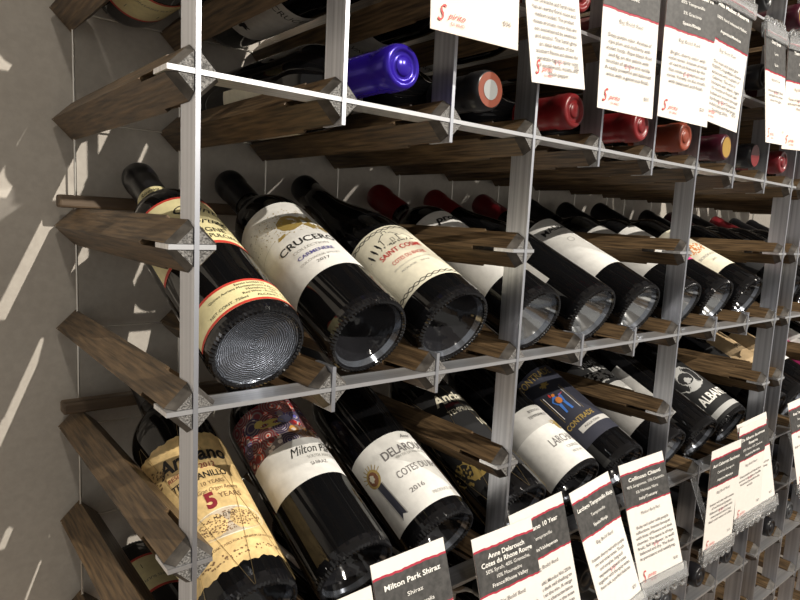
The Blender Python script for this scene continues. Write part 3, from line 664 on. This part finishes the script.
LOW = [
 ((.95, 4.86, -.60, .30, -.02, -.03), ['Anciano 5 Year'], ['Tempranillo', 'Spain/Valdepenas'], 'Smooth and mellow red with ripe fruit and gentle oak on the finish.', '$14', 'wine card cut by the bottom edge, leftmost of the lower cards'),
 ((1.755, 4.755, -.523, .316, -.015, -.015), ['Milton Park Shiraz'], ['Shiraz', 'South Australia'], 'Deep red with lifted aromas of plum and spice, soft and generous palate.', '$18', 'white and charcoal wine card below the paisley-labelled bottle'),
 ((2.765, 4.811, -.60, .285, -.045, -.021), ['Anne Delarouch', 'Cotes du Rhone Rouge'], ['50% Syrah, 40% Grenache,', '10% Mourvedre', 'France/Rhone Valley'], 'Ruby red with aromas of black fruit and garrigue, round and fresh palate.', '$20', 'wine card with five white header lines, overlapping the card to its right'),
 ((3.378, 4.746, -.503, .248, -.05, -.083), ['Anciano 10 Year'], ['Tempranillo', 'Spain/Valdepenas'], 'A Gold Medal, Mundus Vini 2016 an intense dark red shading to brick red at the rim. A range of different characteristics can be identified on the nose - black cherry, plum, spices and vanilla. Full bodied with a long finish.', '$16', 'tall wine card partly behind the five-line card, long printed paragraph'),
 ((4.475, 4.794, -.521, .365, .009, -.089), ['Larchago Tempranillo Rioja'], ['Tempranillo', 'Spain/Rioja'], 'Intense cherry red with purple rim and violet tones. Touch and complex, long and expressive, mineral notes together with the spicy notes from oak, a perfect balance.', '$20', 'narrow leaning wine card below the two-tone white and grey label'),
 ((5.299, 4.709, -.49, .255, -.16, -.084), ['Collinoso Chianti'], ['90% Sangiovese, 10% Canaiolo,', '5% Malvasia Nera', 'Italy/Tuscany'], 'Ruby red color with purple reflections. Intense bouquet with hints of flowers and dark cherries. The taste is of ripe fruit, full in flavor, is well balanced and dry. The finish is persistent and satisfying.', '$18', 'leaning wine card standing alone below the navy-labelled bottle'),
 ((6.780, 4.806, -.451, -.001, -.047, -.045), ['Auri Cabernet Sauvignon'], ['Cabernet Sauvignon', 'Argentina/Mendoza'], 'Intense red color with aromas of red fruit and pepper. Balanced on the palate with sweet tannins and a long finish with notes of coffee.', '$16', 'left card of the cluster right of the second upright'),
 ((7.843, 4.697, -.391, .021, -.063, -.085), ['De Alberto Sauvignon', 'Reserva'], ['50% Malbec 50% Cabernet', 'Argentina/Mendoza'], 'Deep purple with black fruit aromas and a hint of vanilla. Round and powerful in the mouth.', '$22', 'middle card of the cluster right of the second upright'),
 ((8.580, 4.801, -0.309, 0.150, -0.157, -0.154), ['Albanta Monastrell'], ['Monastrell', 'Spain/Jumilla'], 'Cherry red with aromas of ripe fruit and a sweet velvety palate.', '$17', 'rear card of the cluster right of the second upright'),
 ((10.15, 4.75, -.42, .2, -.05, -.06), ['Rosa Tempranillo'], ['Tempranillo', 'Spain/Navarra'], 'Bright colour and fresh fruit.', '$15', 'sliver of a wine card at the right edge of the picture'),
]
for q, hd, sb, bd, pr, lb_ in LOW:
    card(q, hd, sb, words(bd), pr, lb_, mid='Medium Body Red' if 'Chianti' in hd[0] else 'Big Bold Red')
UP = [
 ((1.95, -.54, -.28, .08, -.19, .025), ['Shiraz'], ['Shiraz', 'South Australia'], 'Soft and round.', '$36', 'hanging card at top left with only red script and price showing', 'CARD2'),
 ((3.04, -.409, -.22, .12, .025, -.09), ['Domaine Rouge'], ['Grenache', 'France/Rhone'], 'This Grenache and Syrah blend has an earthy floral nose and medium bodied. The product mixes aromatic notes that are not overwhelmed by sweetness and alcohol. The Syrah gives an ideal texture of the southern Rhone and shows the varietals typical spicy note of sandalwood, violets, and black pepper.', '$22', 'hanging card with a full paragraph, second from the left, tilted', None),
 ((4.031, -0.323, -0.249, 0.043, -0.155, 0.014), ['Vino Malbec'], ['Malbec'], 'Deep purple color. Aromas of ripe plum and mulberry with violet hints. Ripe black fruit and fig on the palate with touches of smoke and vanilla. A really powerful yet balanced wine with a generous finish.', '$20', 'hanging card above the bright red capsules, third from the left', None),
 ((5.124, -0.394, -0.250, 0.043, -0.209, 0.042), ['Tempranillo Reserva'], ['85% Tempranillo', "5% Graciano", 'Spain/Rioja'], 'Bright, cherry color with violet tones. Intense aromas of red fruit framed by the fine notes of cinnamon and cocoa. Velvety on the mouth, with balanced and finish.', '$20', 'hanging card with charcoal header above the orange-brown capsule', None),
 ((5.978, -0.474, -0.225, 0.025, -0.140, 0.110), ['Alta Malbec Reserva'], ['100% hand selected Malbec', 'Argentina/Mendoza'], 'The nose and taste give AUTHENTIC Kings Malbec Reserva is enhanced with a splash of Cabernet. The wine is fruit-forward with depth. Aged for 12 months in French oak. Full bodied and smooth through to the finish. 92pt Decanter Wine Advocate and 90pt James Suckling 2016.', '$21', 'rightmost card of the near hanging group, above the maroon capsule', None),
 ((7.659, -0.455, -0.231, 0.098, 0.049, -0.057), ['Gran Syrah'], ['Syrah', 'Spain'], 'Intense and bright, floral, ripe black fruit and fine spices in the glass.', '$19', 'narrow hanging card left of the cream one in the far hanging pair', None),
 ((8.511, -0.468, -0.192, 0.039, -0.153, -0.043), ['Tierra Cabernet'], ['Cabernet', 'Argentina'], 'Tones of dark fruit, tobacco and sweet vanilla, silky long finish.', '$23', 'cream hanging card at the right edge of the picture', 'CARD2'),
]
for q, hd, sb, bd, pr, lb_, pm in UP:
    card(q, hd, sb, words(bd), pr, lb_, paperm=CARD2 if pm else None, hold='top', top=.02)
